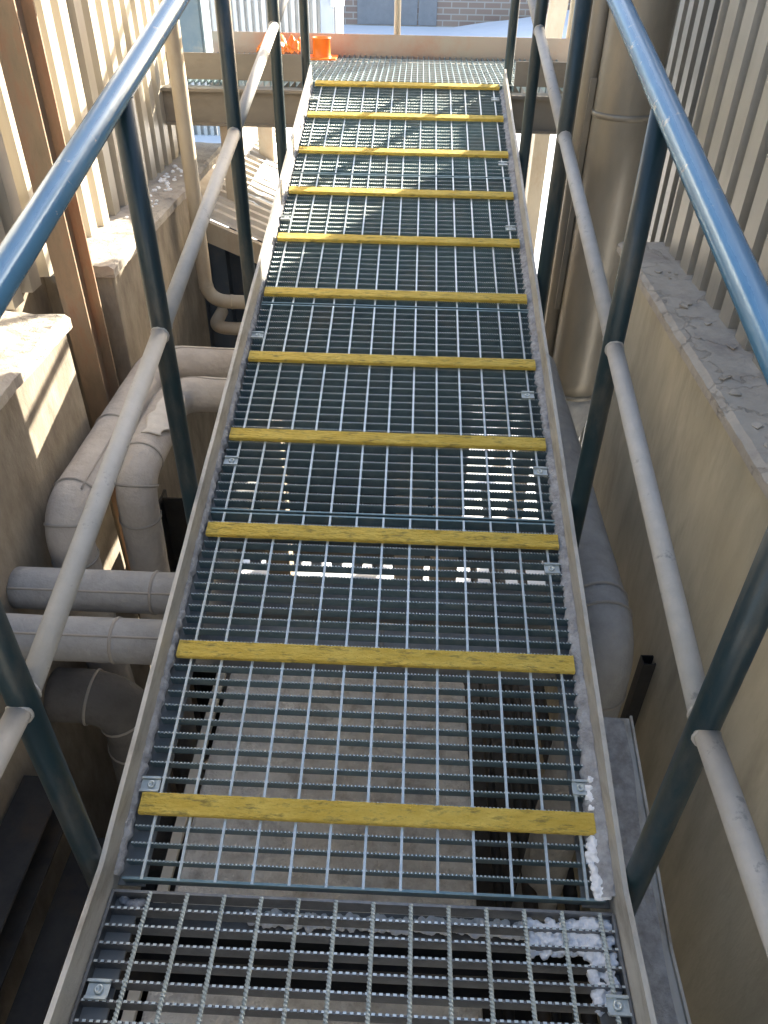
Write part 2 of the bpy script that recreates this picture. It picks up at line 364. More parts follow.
# ------------------------------------------------------------------ ramp frame
def plate_profile(side):
    """stringer: plate with an outward lower flange, swept along ramp and landing"""
    xi = XC+side*XI; t = .010; fw = .150 if side > 0 else .02
    # (x, h): inner face bottom -> top -> outer
    return [(xi, -.20), (xi, .075), (xi+side*t, .075), (xi+side*t, -.190), (xi+side*fw, -.190), (xi+side*fw, -.178), (xi+side*(fw+.006), -.178), (xi+side*(fw+.006), -.20)]
def build_frame():
    fr = empty('ramp_frame', (0, 0, ZP-.2)); tag(fr, 'galvanised ramp frame with raised plate stringers and cross beams under the grating', 'ramp')
    def P(o): o.location = Vector(o.location)-fr.location; return o
    for side in (-1, 1):
        prof = plate_profile(side)
        full = prof; prof = prof[:3]+[(prof[2][0], -.20)]; secs = []
        ks = math.tan(A/2)
        for (y, z, sh) in ((-1.6, ZP, 0), (S0*CA, ZP, ks)):
            secs.append([(x, y-h*sh, z+h) for x, h in prof])
        N = 40
        for k in range(1, N+1):
            s = S0+(S1-S0+.03)*k/N
            secs.append([tuple(rp(x+.0012*noise.noise(Vector((s*6, h*20, side))), s, h+(.0015*noise.noise(Vector((s*9, side, 1))) if h > 0 else 0))) for x, h in prof])
        V = [p for s in secs for p in s]; n = len(prof)
        Fc = [(i*n+k, i*n+(k+1) % n, (i+1)*n+(k+1) % n, (i+1)*n+k) for i in range(len(secs)-1) for k in range(n)]
        Fc += [tuple(range(n)), tuple((len(secs)-1)*n+k for k in range(n-1, -1, -1))]
        bm = bmesh.new(); me = pydata('stringer', V, Fc); bm.from_mesh(me); bpy.data.meshes.remove(me)
        P(link('stringer', mesh('stringer', bm), 'plate', fr))
        if side > 0:      # bracket flange outside the plate near the landing, carrying packed snow
            fp = [(x+.0015, h) for x, h in [(full[2][0], -.19)]+full[4:7]+[(full[7][0], -.20), (full[2][0], -.20)]]
            V = []
            for y in (-1.6, S0*CA, .36): V += [(x, y, max(y, S0*CA)*TA+h) for x, h in fp]
            q = len(fp); Fc = [(i*q+k, i*q+(k+1) % q, (i+1)*q+(k+1) % q, (i+1)*q+k) for i in range(2) for k in range(q)]+[tuple(range(q)), tuple(2*q+k for k in range(q-1, -1, -1))]
            bm = bmesh.new(); me = pydata('bracket_flange', V, Fc); bm.from_mesh(me); bpy.data.meshes.remove(me)
            P(link('bracket_flange', mesh('bracket_flange', bm), 'plate', fr))
        # angle that carries the grating edge
        xa = XC+side*(XI-.001); 
        V = []; pr = [(xa, -.034), (xa-side*.055, -.034), (xa-side*.055, -.040), (xa, -.040)]
        for s in (S0, S1):
            V += [rp(x, s, h) for x, h in pr]
        P(link('bearing_angle', pydata('bearing_angle', V, [(0, 1, 5, 4), (1, 2, 6, 5), (2, 3, 7, 6), (3, 0, 4, 7), (3, 2, 1, 0), (4, 5, 6, 7)]), 'steel', fr))
        V = []
        for y in (-1.6, S0*CA-.004):
            V += [(x, y, ZP+h) for x, h in pr]
        P(link('bearing_angle', pydata('bearing_angle', V, [(0, 1, 5, 4), (1, 2, 6, 5), (2, 3, 7, 6), (3, 0, 4, 7), (3, 2, 1, 0), (4, 5, 6, 7)]), 'steel', fr))
    # cross beams
    for s in (.81, 1.78, 2.745):
        V, Fc = extrude_profile([(-.03, -.042), (.03, -.042), (.03, -.048), (.003, -.048), (.003, -.14), (-.003, -.14), (-.003, -.048), (-.03, -.048)], (0, CA, SA), (0, -SA, CA), (1, 0, 0), 2*XI-.02, (XC-XI+.01, s*CA, s*SA))
        P(link('cross_beam', pydata('cross_beam', V, Fc), 'steel', fr))
    # landing header channel
    V, Fc = extrude_profile([(.022, -.085), (.07, -.085), (.07, -.20), (.063, -.20), (.063, -.092), (.022, -.092)], (0, 1, 0), (0, 0, 1), (1, 0, 0), 2*XI-.01, (XC-XI+.005, S0*CA-.07, ZP))
    P(link('header_channel', pydata('header_channel', V, Fc), 'galv_old', fr))
    V, Fc = extrude_profile([(0, -.045), (.05, -.045), (.05, -.20), (0, -.20)], (0, 1, 0), (0, 0, 1), (1, 0, 0), 2*XI-.01, (XC-XI+.005, -1.0, ZP))
    P(link('cross_beam', pydata('cross_beam', V, Fc), 'steel', fr))
    return fr
frame = build_frame()

# ------------------------------------------------------------------ gratings
PITCH, RODP = .0333, .0739
def serrated_bar(name, L, depth=.030, t=.0034, tooth=.0082, cut=.0058, square=False):
    n = int(L/tooth); V = []; top = [] 
    for k in range(n):
        x = -L/2+k*L/n; w = L/n
        if square: top += [(x, -cut), (x+w*.30, -cut), (x+w*.38, 0), (x+w*.92, 0)]
        else: top += [(x, -cut), (x+w*.22, 0), (x+w*.58, 0)]
    top.append((L/2, -cut)); q = len(top)
    for yy in (-t/2, t/2):
        V += [(x, yy, z) for x, z in top]; V += [(x, yy, -depth) for x, z in top]
    Fc = []
    for i in range(q-1):
        Fc += [(q+i, q+i+1, i+1, i), (2*q+i, 2*q+i+1, 3*q+i+1, 3*q+i), (i, i+1, 2*q+i+1, 2*q+i)]
    Fc += [(q, 3*q, 4*q-1, 2*q-1), (0, 2*q, 3*q, q), (q-1, 2*q-1, 4*q-1, 3*q-1)]
    me = pydata(name, V, Fc)
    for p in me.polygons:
        if not square and p.normal.z > .3 and p.normal.x > .1: p.material_index = 1  # sunlight put into the colour: tooth slopes facing the sun take bright steel
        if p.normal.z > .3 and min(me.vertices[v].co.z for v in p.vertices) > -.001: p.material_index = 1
    return me
def twisted_rod(name, L, r=.0032, turns=None, seg=4):
    n = max(2, int(L/.0013)) if turns else 1; V = []; Fc = []
    for i in range(n+1):
        a0 = (i/n)*(turns or 0)*2*math.pi+math.pi/4
        for k in range(seg):
            a = a0+2*math.pi*k/seg; V.append((math.cos(a)*r, -L/2+L*i/n, math.sin(a)*r))
    for i in range(n):
        for k in range(seg): k2 = (k+1) % seg; Fc.append((i*seg+k, (i+1)*seg+k, (i+1)*seg+k2, i*seg+k2))
    Fc += [tuple(range(seg)), tuple(n*seg+k for k in range(seg-1, -1, -1))]
    return pydata(name, V, Fc)
GW = .962
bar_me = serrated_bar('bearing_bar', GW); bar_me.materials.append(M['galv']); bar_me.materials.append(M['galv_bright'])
def plain_bar(name, L, depth, t, m):
    bm = bmesh.new(); addbox(bm, (-L/2, -t/2, -depth), (L/2, t/2, 0), .0006); me = mesh(name, bm); me.materials.append(M[m]); return me
band_me = plain_bar('end_band', GW, .032, .0055, 'galv')
def cleat_mesh(seed):
    rnd = random.Random(seed); L, w, h = .952, .044, .013; n = 150; V = []; Fc = []
    for i in range(n+1):
        x = -L/2+L*i/n
        def j(a, k): return a*noise.noise(Vector((x*60, seed*3.1, k)))+a*.8*noise.noise(Vector((x*160, seed*3.1, k+9)))
        V += [(x, -w/2+j(.0006, 1), 0), (x, -w/2+j(.0012, 2), h-.0022+j(.001, 3)), (x, -w/2+.003+j(.001, 2), h+j(.0006, 4)), (x, -w/6, h+j(.001, 5)), (x, w/6, h+j(.001, 6)),
              (x, w/2-.003, h+j(.0006, 7)), (x, w/2+j(.001, 8), h-.0022), (x, w/2, 0)]
    for i in range(n):
        for k in range(8): a = i*8+k; b2 = i*8+(k+1) % 8; Fc.append((a, b2, b2+8, a+8))
    Fc += [tuple(range(7, -1, -1)), tuple(n*8+k for k in range(8))]
    return pydata('cleat', V, Fc)
cleat_me = []
for k in range(4):
    me = cleat_mesh(k); me.materials.append(M['yellow']); cleat_me.append(me)
def clip_mesh():
    bm = bmesh.new()
    addbox(bm, (-.020, -.011, -.006), (.020, .011, -.003), .0005)
    addbox(bm, (-.020, -.0165, -.004), (.020, -.0115, .0035), .0008)
    addbox(bm, (-.020, .0115, -.004), (.020, .0165, .0035), .0008)
    return mesh('saddle_clip', bm)
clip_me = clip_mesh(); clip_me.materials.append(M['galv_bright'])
def bolt_mesh():
    V = []; Fc = []; seg = 18
    prof = [(.0085, -.003), (.0085, .002), (.0068, .0035), (.0045, .0035), (.0040, -.001), (.0, -.001)]
    for r, z in prof:
        for k in range(seg): a = 2*math.pi*k/seg; V.append((r*math.cos(a), r*math.sin(a), z))
    for i in range(len(prof)-1):
        for k in range(seg): k2 = (k+1) % seg; Fc.append((i*seg+k, i*seg+k2, (i+1)*seg+k2, (i+1)*seg+k))
    return pydata('bolt', V, Fc, True)
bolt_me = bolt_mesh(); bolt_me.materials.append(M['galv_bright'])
def clip(parent, x, y):
    c = link('saddle_clip', clip_me, None, parent, (x, y, .003)); link('bolt', bolt_me, None, c, (.002*(1 if x < 0 else -1), 0, 0))

joints = [S0, .81, 1.78, 2.745, S1]
cl_at = [[0, .3684, .7369], [1.1053, 1.4738], [1.8422, 2.2107, 2.5791], [2.9475, 3.316, 3.6844]]
labels = ['ramp grating panel next to the near landing, its lowest yellow cleat snow-tipped',
          'ramp grating panel with only two yellow cleats across it',
          'shaded ramp grating panel just above the panel with two cleats',
          'sun-dappled ramp grating panel meeting the far cross walkway']
clips = [[(-.462, .04), (.465, .068), (.458, .665)], [(-.452, .995), (.458, 1.003), (.447, 1.331), (-.462, 1.606)], [(.455, 2.33), (-.46, 2.36)], [(.455, 2.86), (.455, 3.55), (-.46, 3.5)]]
for i in range(4):
    s0, s1 = joints[i]+.0035, joints[i+1]-.0035; L = s1-s0
    p = empty('grating_panel', rp(XC, s0, 0), (A, 0, 0)); tag(p, labels[i], 'grating', 'ramp grating panels')
    link('end_band', band_me, None, p, (0, .003, 0)); link('end_band', band_me, None, p, (0, L-.003, 0))
    n = int(round((L-.006)/PITCH)); pt = (L-.006)/n
    for k in range(1, n): link('bearing_bar', bar_me, None, p, (random.uniform(-.001, .001), .003+k*pt, random.uniform(-.0004, .0004)))
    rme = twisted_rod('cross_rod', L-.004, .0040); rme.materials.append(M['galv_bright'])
    for k in range(13): link('cross_rod', rme, None, p, (-.436-XC+k*RODP, L/2, -.0022))
    for q, s in enumerate(cl_at[i]):
        c = link('cleat', cleat_me[(q+i*3) % 4], None, p, (0, s-s0, .001), (0, 0, random.uniform(-.002, .002)))
    for x, s in clips[i]:
        clip(p, x-XC, .003+(round((s-s0-.003)/pt-.5)+.5)*pt)

# near landing
def build_landing():
    p = empty('grating_panel', (XC, S0*CA-.012, ZP-.006)); tag(p, 'weathered landing grating with thick twisted rods at the ramp foot', 'grating')
    W = 2*XI-.012
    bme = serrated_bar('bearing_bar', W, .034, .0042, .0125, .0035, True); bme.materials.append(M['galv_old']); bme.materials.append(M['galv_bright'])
    pl = plain_bar('end_band', W, .036, .006, 'galv_old')
    for k in range(0, 30): link('bearing_bar', bme, None, p, (0, -.004-k*.0322, 0)) if k else link('end_band', pl, None, p, (0, -.004, 0))
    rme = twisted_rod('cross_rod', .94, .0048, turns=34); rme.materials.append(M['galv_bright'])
    for k in range(13): link('cross_rod', rme, None, p, (-.4127-XC+k*.0736, -.474, -.001))
    sb = plain_bar('side_band', .95, .036, .006, 'galv_old')
    for s in (-1, 1): link('side_band', sb, None, p, (s*(W/2+.001), -.478, .0005), (0, 0, R(90)))
    clip(p, -.462, -.004-5.5*.0322); clip(p, .470, -.004-5.0*.0322)
build_landing()

# far cross walkway
def build_walkway():
    w = empty('cross_walkway', (0, 4.2, ZF-.25)); tag(w, 'tan steel cross walkway with toe plates at the top of the ramp', 'walkway')
    def P(o): o.location = Vector(o.location)-w.location; return o
    y0, y1 = YF+.035, 4.72
    bm = plain_bar('bearing_bar', y1-y0, .03, .0045, 'galv'); 
    n = int(2.2/.0336)
    for k in range(n): P(link('bearing_bar', bm, None, w, (-1.22+k*.0336, (y0+y1)/2, ZF+.002), (0, 0, R(90))))
    rm = twisted_rod('cross_rod', 2.2, .004); rm.materials.append(M['galv_bright'])
    for k in range(13): P(link('cross_rod', rm, None, w, (-.12, y0+.03+k*.0739, ZF-.001), (0, 0, R(90))))
    P(link('end_band', plain_bar('end_band', 1.0, .04, .006, 'galv'), None, w, (XC, y0-.006, ZF+.002)))
    P(box('toe_plate', (-1.25, y1+.003, ZF-.03), (1.05, y1+.011, ZF+.115), 'pinkrust', w, .002))
    P(box('toe_plate', (-1.25, y0-.011, ZF-.0), (-.545, y0-.003, ZF+.122), 'girder', w, .002))
    P(box('toe_plate', (.56, y0-.011, ZF-.0), (1.05, y0-.003, ZF+.115), 'girder', w, .002))
    for yb, s in ((y0-.03, 1), (y1+.02, -1)):
        V, Fc = extrude_profile([(-.03, -.035), (.07, -.035), (.07, -.05), (.006, -.05), (.006, -.20), (.07, -.20), (.07, -.212), (-.03, -.212), (-.03, -.20), (-.002, -.20), (-.002, -.05), (-.03, -.05)], (0, s, 0), (0, 0, 1), (1, 0, 0), 2.4, (-1.3, yb, ZF))
        P(link('girder', pydata('girder', V, Fc), 'girder', w))
    for x in (-.9, .75):
        P(box('joist', (x-.03, y0+.08, ZF-.18), (x+.03, y1-.09, ZF-.045), 'steel', w, .003))
    for x in (-1.15, -.08, 1.0):
        P(tubeobj('post', [(x, y1+.04, ZF-.03), (x, y1+.04, ZF+1.05)], .021, 'tanpaint', w, 14))
    P(tubeobj('top_rail', [(-1.25, y1+.04, ZF+1.06), (1.05, y1+.04, ZF+1.06)], .021, 'tanpaint', w, 14))
    P(tubeobj('mid_rail', [(-1.25, y1+.04, ZF+.58), (1.05, y1+.04, ZF+.58)], .017, 'tanpaint', w, 14))
    for x, y in ((-.95, y0), (.9, y0), (-.95, y1), (.9, y1)):
        P(box('column', (x-.05, y-.05, -2.3), (x+.05, y+.05, ZF-.213), 'tanpaint', w, .004))
build_walkway()

# ------------------------------------------------------------------ handrails
def build_handrail(side):
    x = XC+side*(XI+.010+.0245)
    h = empty('handrail', (x, 0, 0)); 
    tag(h, 'blue handrail with dark posts beside the sunlit cream siding' if side < 0 else 'glossy blue handrail with dark posts beside the tan concrete wall and duct', 'handrail', 'ramp handrails')
    def P(o): o.location = Vector(o.location)-h.location; return o
    HT, HM = 1.035, .535
    ys = [-.135, .79, 1.80, 2.72, 3.67] if side < 0 else [-.125, .79, 1.83, 2.74, 3.75]
    zr = lambda y, hh: max(y, S0*CA)*TA+hh
    path = [(x, -1.6, zr(-1.6, HT)), (x, -.30, zr(-.3, HT)), (x, -.15, zr(-.15, HT)), (x, 3.8, zr(3.8, HT))]
    P(tubeobj('top_rail', bend(path, .12, 8, .15), .0245, 'blue', h, 28))
    for y in [-1.2]+ys:
        P(tubeobj('post', [(x, y, zr(y, -.16)), (x, y, zr(y, -.10)), (x, y, zr(y, .5)), (x, y, zr(y, HT-.012))], .0238, 'teal', h, 24))
    pts = [-1.2]+ys
    for a, b in zip(pts[:-1], pts[1:]):
        if b < 0: seg = [(x, a, zr(a, HM)), (x, b, zr(b, HM))]
        else: seg = [(x, a, zr(a, HM)), (x, b, zr(b, HM))]
        m = P(tubeobj('mid_rail', seg, .0195, 'dusty', h, 22))
    # weld beads where mid rail meets post
    for y in ys:
        for d in (-1, 1):
            yy = y+d*.0236
            V = []; Fc = []; n = 20; mseg = 6
            for i in range(n):
                a = 2*math.pi*i/n; rr = .0195
                for k in range(mseg):
                    b = 2*math.pi*k/mseg; q = .0032*(1+.35*noise.noise(Vector((i*1.3, y, d))))
                    V.append((x+(rr+q*math.cos(b))*math.cos(a), yy+q*math.sin(b)-d*.006*abs(math.cos(a)), zr(yy, HM)+(rr+q*math.cos(b))*math.sin(a)))
            for i in range(n):
                for k in range(mseg):
                    i2, k2 = (i+1) % n, (k+1) % mseg; Fc.append((i*mseg+k, i2*mseg+k, i2*mseg+k2, i*mseg+k2))
            P(link('weld', pydata('weld', V, Fc, True), 'dusty', h))
build_handrail(-1); build_handrail(1)

# ------------------------------------------------------------------ pipes and ducts
def pipe(name, label, pts, rad, m, bendr, bands=(), cat='pipe', group=None, wob=.02, capm='cap', seg=22, seam=None):
    P0 = bend(pts, bendr, 8, .03)
    base = min(P0, key=lambda p: p.z)
    e = empty(name, base); tag(e, label, cat, group)
    o = tubeobj('cladding', P0, rad, m, e, seg, wob); o.location = -base
    # taped bands at given fractions of the path length
    Ls = [0]
    for a, b in zip(P0[:-1], P0[1:]): Ls.append(Ls[-1]+(b-a).length)
    for fr in bands:
        t = fr if fr >= 0 else Ls[-1]+fr
        i = max(1, min(len(P0)-2, next((k for k, l in enumerate(Ls) if l >= t), len(P0)-2)))
        d = (P0[i+1]-P0[i-1]).normalized()
        v, f = tube([P0[i]-d*.005, P0[i]-d*.003, P0[i]+d*.003, P0[i]+d*.005], rad*1.0, seg, False, lambda q: rad*(1.02 if q in (0, 1) else 1.06))
        b = link('band', pydata('band', v, f, True), capm, e); b.location = -base
    if seam:
        Q = [p+(seam-d*seam.dot(d)).normalized()*rad*1.0 for p, d in ((P0[i], (P0[min(i+1, len(P0)-1)]-P0[max(i-1, 0)]).normalized()) for i in range(len(P0))) if abs(d.z) < .2]
        o = tubeobj('seam', Q, .0035, capm, e, 8); o.location = -base
    return e
pipe('insulated_pipe', 'plaster-coated pipe hugging the stained wall, elbowing down beside its twin', [(-1.005, .965, -2.3), (-1.005, .965, .0), (-1.005, 2.04, .0), (.28, 2.04, -.02), (.28, 2.04, -2.3)], .071, 'clad', .11, (2.12, 2.24, 2.36, 2.75), seam=Vector((.6, 0, .8)))
pipe('insulated_pipe', 'plaster-coated pipe with torn cladding between stringer and wall-side pipe', [(-.93, 1.19, -2.3), (-.852, 1.19, .0), (-.852, 1.775, .0), (.10, 1.775, -.02), (.10, 1.775, -2.3)], .069, 'clad', .11, (2.12, 2.24, 2.36), seam=Vector((-.7, 0, .7)))
pipe('insulated_pipe', 'grey cross pipe passing under the ramp, farther from the landing', [(-1.104, .772, -.13), (.60, .772, -.13)], .064, 'cladgrey', .1, (.42, .9), seam=Vector((0, -.75, .66)))
pipe('insulated_pipe', 'grey cross pipe passing under the ramp, nearer the landing', [(-1.104, .588, -.145), (.50, .588, -.145)], .064, 'cladgrey', .1, (.36, 1.1), seam=Vector((0, -.55, .83)))
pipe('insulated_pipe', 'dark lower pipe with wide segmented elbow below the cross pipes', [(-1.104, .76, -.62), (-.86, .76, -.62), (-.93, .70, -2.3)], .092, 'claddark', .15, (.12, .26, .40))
pipe('insulated_pipe', 'grey pipe with elbow squeezed between stringer and tan wall', [(.66, .64, -2.3), (.66, .64, -.13), (.66, 2.35, -.13)], .085, 'cladgrey', .13, (1.95, 2.20, 2.26))
pipe('drain_pipe', 'tan vertical drain pipe in front of cream siding, turning under ramp', [(-1.01, 2.955, 2.9), (-1.01, 2.955, -.10), (.4, 2.955, -.12), (.4, 2.955, -2.3)], .036, 'tanpaint', .10, (2.92, 3.08), wob=0, capm='tanpaint')
pipe('drain_pipe', 'short tan pipe bending just below the drain pipe elbow', [(-.99, 3.15, -.24), (-.99, 2.93, -.24), (.3, 2.93, -.26), (.3, 2.93, -2.3)], .034, 'tanpaint', .08, (.3,), wob=0, capm='tanpaint')
pipe('insulated_pipe', 'wall-foot pipe behind the plaster-coated pipes in shade', [(-.70, 1.45, -2.3), (-.70, 1.45, -.62), (-.60, 2.3, -.40)], .06, 'cladgrey', .12, (1.2,))

def torn_flap():
    V = []; Fc = []; n, m = 26, 10; cx, cz, rr = -.852, .0, .073
    for i in range(n+1):
        y = 1.36+.30*i/n
        for k in range(m+1):
            t = k/m; a0 = R(100)+.35*noise.noise(Vector((y*14, 1, 0))); a1 = R(38)+.45*noise.noise(Vector((y*12, 5, 0)))
            a = a0+(a1-a0)*t; lift = .010*t*t+.004*noise.noise(Vector((y*30, t*4, 3)))
            V.append((cx+(rr+lift)*math.cos(a), y, cz+(rr+lift)*math.sin(a)))
    for i in range(n):
        for k in range(m): a = i*(m+1)+k; Fc.append((a, a+1, a+m+2, a+m+1))
    e = next(o for o in bpy.data.objects if o.get('label', '').startswith('plaster-coated pipe with torn'))
    o = link('torn_cladding', pydata('torn_cladding', V, Fc, True), 'clad_pale', e); o.location = -Vector(e.location)
    sm = o.modifiers.new('thick', 'SOLIDIFY'); sm.thickness = .004
torn_flap()
def build_duct():
    d = empty('vent_duct', (.93, 2.72, -.45)); tag(d, 'tall dull metal duct with seam ring beside corrugated building corner', 'duct')
    def P(o): o.location = Vector(o.location)-d.location; return o
    P(tubeobj('duct_shell', [(.93, 2.72, -.42+k*.1) for k in range(44)], .128, 'duct', d, 40))
    for z in (.875, -.42, 2.3):
        v, f = tube([(.93, 2.72, z-.012), (.93, 2.72, z-.008), (.93, 2.72, z+.008), (.93, 2.72, z+.012)], .13, 40, True, lambda q: .129 if q in (0, 1) else .135)
        P(link('seam_ring', pydata('seam_ring', v, f, True), 'duct', d))
    P(tubeobj('side_conduit', [(.785, 2.80, -.42+k*.1) for k in range(44)], .038, 'duct', d, 20))
    P(tubeobj('side_conduit', [(.735, 2.90, -.42+k*.1) for k in range(44)], .032, 'duct', d, 20))
    bm = bmesh.new(); addbox(bm, (.775, 2.735, .0), (.80, 2.745, 1.0), .001); P(link('seam_strip', mesh('seam_strip', bm), 'duct', d))
    P(tubeobj('duct_boot', [(.93, 2.72, -.43), (.93, 2.72, -.5), (.93, 2.74, -.62), (.93, 2.80, -.8), (.93, 2.95, -1.0)], .1, 'cladgrey', d, 24, .12, lambda q: .125-.04*q))
build_duct()

# ------------------------------------------------------------------ pit steelwork and shed
def ibeam(name, label, a, b, hgt, wid, m='dark', cat='beam'):
    a, b = Vector(a), Vector(b); d = (b-a).normalized(); side = d.cross(Vector((0, 0, 1))).normalized(); t = .010
    pr = [(-wid/2, 0), (wid/2, 0), (wid/2, -t), (t/2, -t), (t/2, -hgt+t), (wid/2, -hgt+t), (wid/2, -hgt), (-wid/2, -hgt), (-wid/2, -hgt+t), (-t/2, -hgt+t), (-t/2, -t), (-wid/2, -t)]
    V, Fc = extrude_profile(pr, side, (0, 0, 1), d, (b-a).length, a)
    return tag(link(name, pydata(name, V, Fc), m), label, cat)
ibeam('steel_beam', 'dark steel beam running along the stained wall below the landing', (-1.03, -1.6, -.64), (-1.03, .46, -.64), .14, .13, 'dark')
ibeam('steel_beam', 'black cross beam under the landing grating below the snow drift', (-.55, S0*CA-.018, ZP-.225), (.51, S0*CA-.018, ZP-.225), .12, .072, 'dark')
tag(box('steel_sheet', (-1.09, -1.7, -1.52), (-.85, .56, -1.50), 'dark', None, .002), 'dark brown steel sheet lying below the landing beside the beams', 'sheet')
ibeam('steel_beam', 'lower dark steel beam beside the wall, under the landing edge', (-.93, -1.6, -.92), (-.93, .42, -.92), .15, .10, 'dark')
def post_h(label, x, y, m='conc_brown'):
    c = empty('support_post', (x, y, -2.3)); tag(c, label, 'post')
    for dx in (-.055, .055):
        bm = bmesh.new(); addbox(bm, (dx-.005, -.055, 0), (dx+.005, .055, 2.02), .001); link('flange', mesh('flange', bm), m, c)
    bm = bmesh.new(); addbox(bm, (-.049, -.004, 0), (.049, .004, 2.02), .001); link('web', mesh('web', bm), m, c)
post_h('dark support post standing on the pit floor behind the cross pipes', -.82, 1.45, 'dark')
post_h('brown support post under the ramp beside the pale plank', -.56, 2.05, 'tanpaint')
tag(box('plank', (-.722, -.6, -1.125), (-.684, 1.3, -1.10), 'plank'), 'pale plank lying along the edge of the concrete plinth', 'plank')
# things glimpsed through the grating at the pit's far and right side
ibeam('steel_beam', 'grey beam crossing the pit floor under the middle of the ramp', (-.9, 2.42, -1.15), (.86, 2.42, -1.15), .2, .14, 'steel')
for k, (x, z) in enumerate(((.52, -1.7), (.60, -1.45), (.70, -1.75), (.78, -1.55))):
    tag(tubeobj('conduit', [(x, -1.8, z), (x, 3.2, z)], .022+.006*(k % 2), 'dark'), ['thin dark conduit along the pit edge next to the concrete slab', 'higher dark conduit running over the dark pit', 'dark conduit lying lowest in the pit', 'dark conduit running along the foot of tan wall'][k], 'conduit')
def channel_strut():
    V, Fc = extrude_profile([(-.02, 0), (.02, 0), (.02, .04), (.012, .04), (.012, .037), (.017, .037), (.017, .003), (-.017, .003), (-.017, .037), (-.012, .037), (-.012, .04), (-.02, .04)], (0, 1, 0), (1, 0, 0), (0, 0, -1), .55, (.845, .80, -.37))
    tag(link('strut_channel', pydata('strut_channel', V, Fc), 'dark'), 'black slotted strut channel fixed to the tan wall under the pipe elbow', 'strut')
channel_strut()

def build_shed():
    s = empty('shed', (-.9, 4.3, -2.3)); tag(s, 'low shed with snowy ribbed tin roof and dark blue corrugated wall', 'shed')
    def P(o): o.location = Vector(o.location)-s.location; return o
    zr = lambda x: .30-(x+1.2)*.42
    x0, x1, y0, y1 = -1.06, .35, 3.28, 8.5
    # ribbed roof: ribs run down the slope (x)
    V = []; Fc = []; prof = []
    n = int((y1-y0)/.11)
    for k in range(n):
        y = y0+k*.11; prof += [(y, 0), (y+.045, 0), (y+.06, .03), (y+.095, .03)]
    prof.append((y0+n*.11, 0)); q = len(prof); th = .002
    for x in (x0, x1):
        for off in (0, -th):
            V += [(x, y, zr(x)+z+off) for y, z in prof]
    for i in range(q-1): Fc += [(i, i+1, 2*q+i+1, 2*q+i), (q+i, 3*q+i, 3*q+i+1, q+i+1), (i, q+i, q+i+1, i+1), (2*q+i, 2*q+i+1, 3*q+i+1, 3*q+i)]
    P(link('roof', pydata('roof', V, Fc), 'roof', s))
    V = [(-1.21, 3.26, zr(-1.21)-.0), (-1.062, 3.26, zr(-1.06)-.012), (-1.062, 8.5, zr(-1.06)-.012), (-1.21, 8.5, zr(-1.21))]
    V += [(a, b, c-.01) for a, b, c in V]
    P(link('flashing', pydata('flashing', V, [(0, 1, 2, 3), (7, 6, 5, 4), (0, 4, 5, 1), (1, 5, 6, 2), (2, 6, 7, 3), (3, 7, 4, 0)]), 'roof', s))
    V = []
    for y in (3.22, 3.26):
        for x in (-1.21, .35): V += [(x, y, zr(x)+.0), (x, y, zr(x)-.115)]
    P(link('fascia', pydata('fascia', V, [(0, 1, 3, 2), (4, 6, 7, 5), (0, 2, 6, 4), (1, 5, 7, 3), (0, 4, 5, 1), (2, 3, 7, 6)]), 'tanpaint', s))
    for k in range(10): P(siding_sheet('wall_sheet', -1.21+k*.152, 3.34, 1, -2.3, min(zr(-1.21+k*.152), zr(-1.06+k*.152))-.03, 'navy', s, -1, along='x'))
    # frozen snow left between the ribs
    V = []; Fc = []; nn = 40; mm = 30
    for j in range(mm+1):
        for i in range(nn+1):
            x = -.95+1.25*i/nn; y = 3.75+4.7*j/mm
            V.append((x, y, zr(x)+.010+.035*min(1, j/8)+.030*noise.noise(Vector((x*3, y*4, 1)))+.012*noise.noise(Vector((x*14, y*16, 2)))))
    for j in range(mm):
        for i in range(nn): a = j*(nn+1)+i; Fc.append((a, a+1, a+nn+2, a+nn+1))
    P(stuff(link('snow_cover', pydata('snow_cover', V, Fc, True), 'snow', s)))
build_shed()

# ------------------------------------------------------------------ small things on the walkway
def build_orange():
    o = empty('safety_cone', (-.535, 4.52, ZF+.003)); tag(o, 'orange plastic cone stub on a flanged base against the toe plate', 'cone')
    V = []; Fc = []; seg = 24
    prof = [(.062, .006), (.055, .02), (.052, .10), (.058, .104), (.058, .112), (.047, .112), (.046, .03), (0.0, .03)]
    for r, z in prof:
        for k in range(seg): a = 2*math.pi*k/seg; V.append((r*math.cos(a), r*math.sin(a), z))
    for i in range(len(prof)-1):
        for k in range(seg): k2 = (k+1) % seg; Fc.append((i*seg+k, i*seg+k2, (i+1)*seg+k2, (i+1)*seg+k))
    link('body', pydata('body', V, Fc, True), 'orange', o)
    bm = bmesh.new(); addbox(bm, (-.095, -.095, 0), (.095, .095, .010), .004); link('base_plate', mesh('base_plate', bm), 'orange', o)
    V = []; Fc = []; n = 22
    for j in range(n+1):
        for i in range(n+1):
            u, v = i/n, j/n
            V.append(((u-.5)*.26, (v-.5)*.2, .02+.11*abs(noise.noise(Vector((u*3.2, v*3.0, 5))))+.03*noise.noise(Vector((u*9, v*9, 2)))*1.0+.02))
    for j in range(n):
        for i in range(n): a = j*(n+1)+i; Fc.append((a, a+1, a+n+2, a+n+1))
    t = tag(link('crumpled_sheet', pydata('crumpled_sheet', V, Fc, True), 'orange', None, (-.80, 4.56, ZF+.0)), 'crumpled orange plastic sheet lying beside the orange cone stub', 'sheet')
    sm = t.modifiers.new('thick', 'SOLIDIFY'); sm.thickness = .004
build_orange()
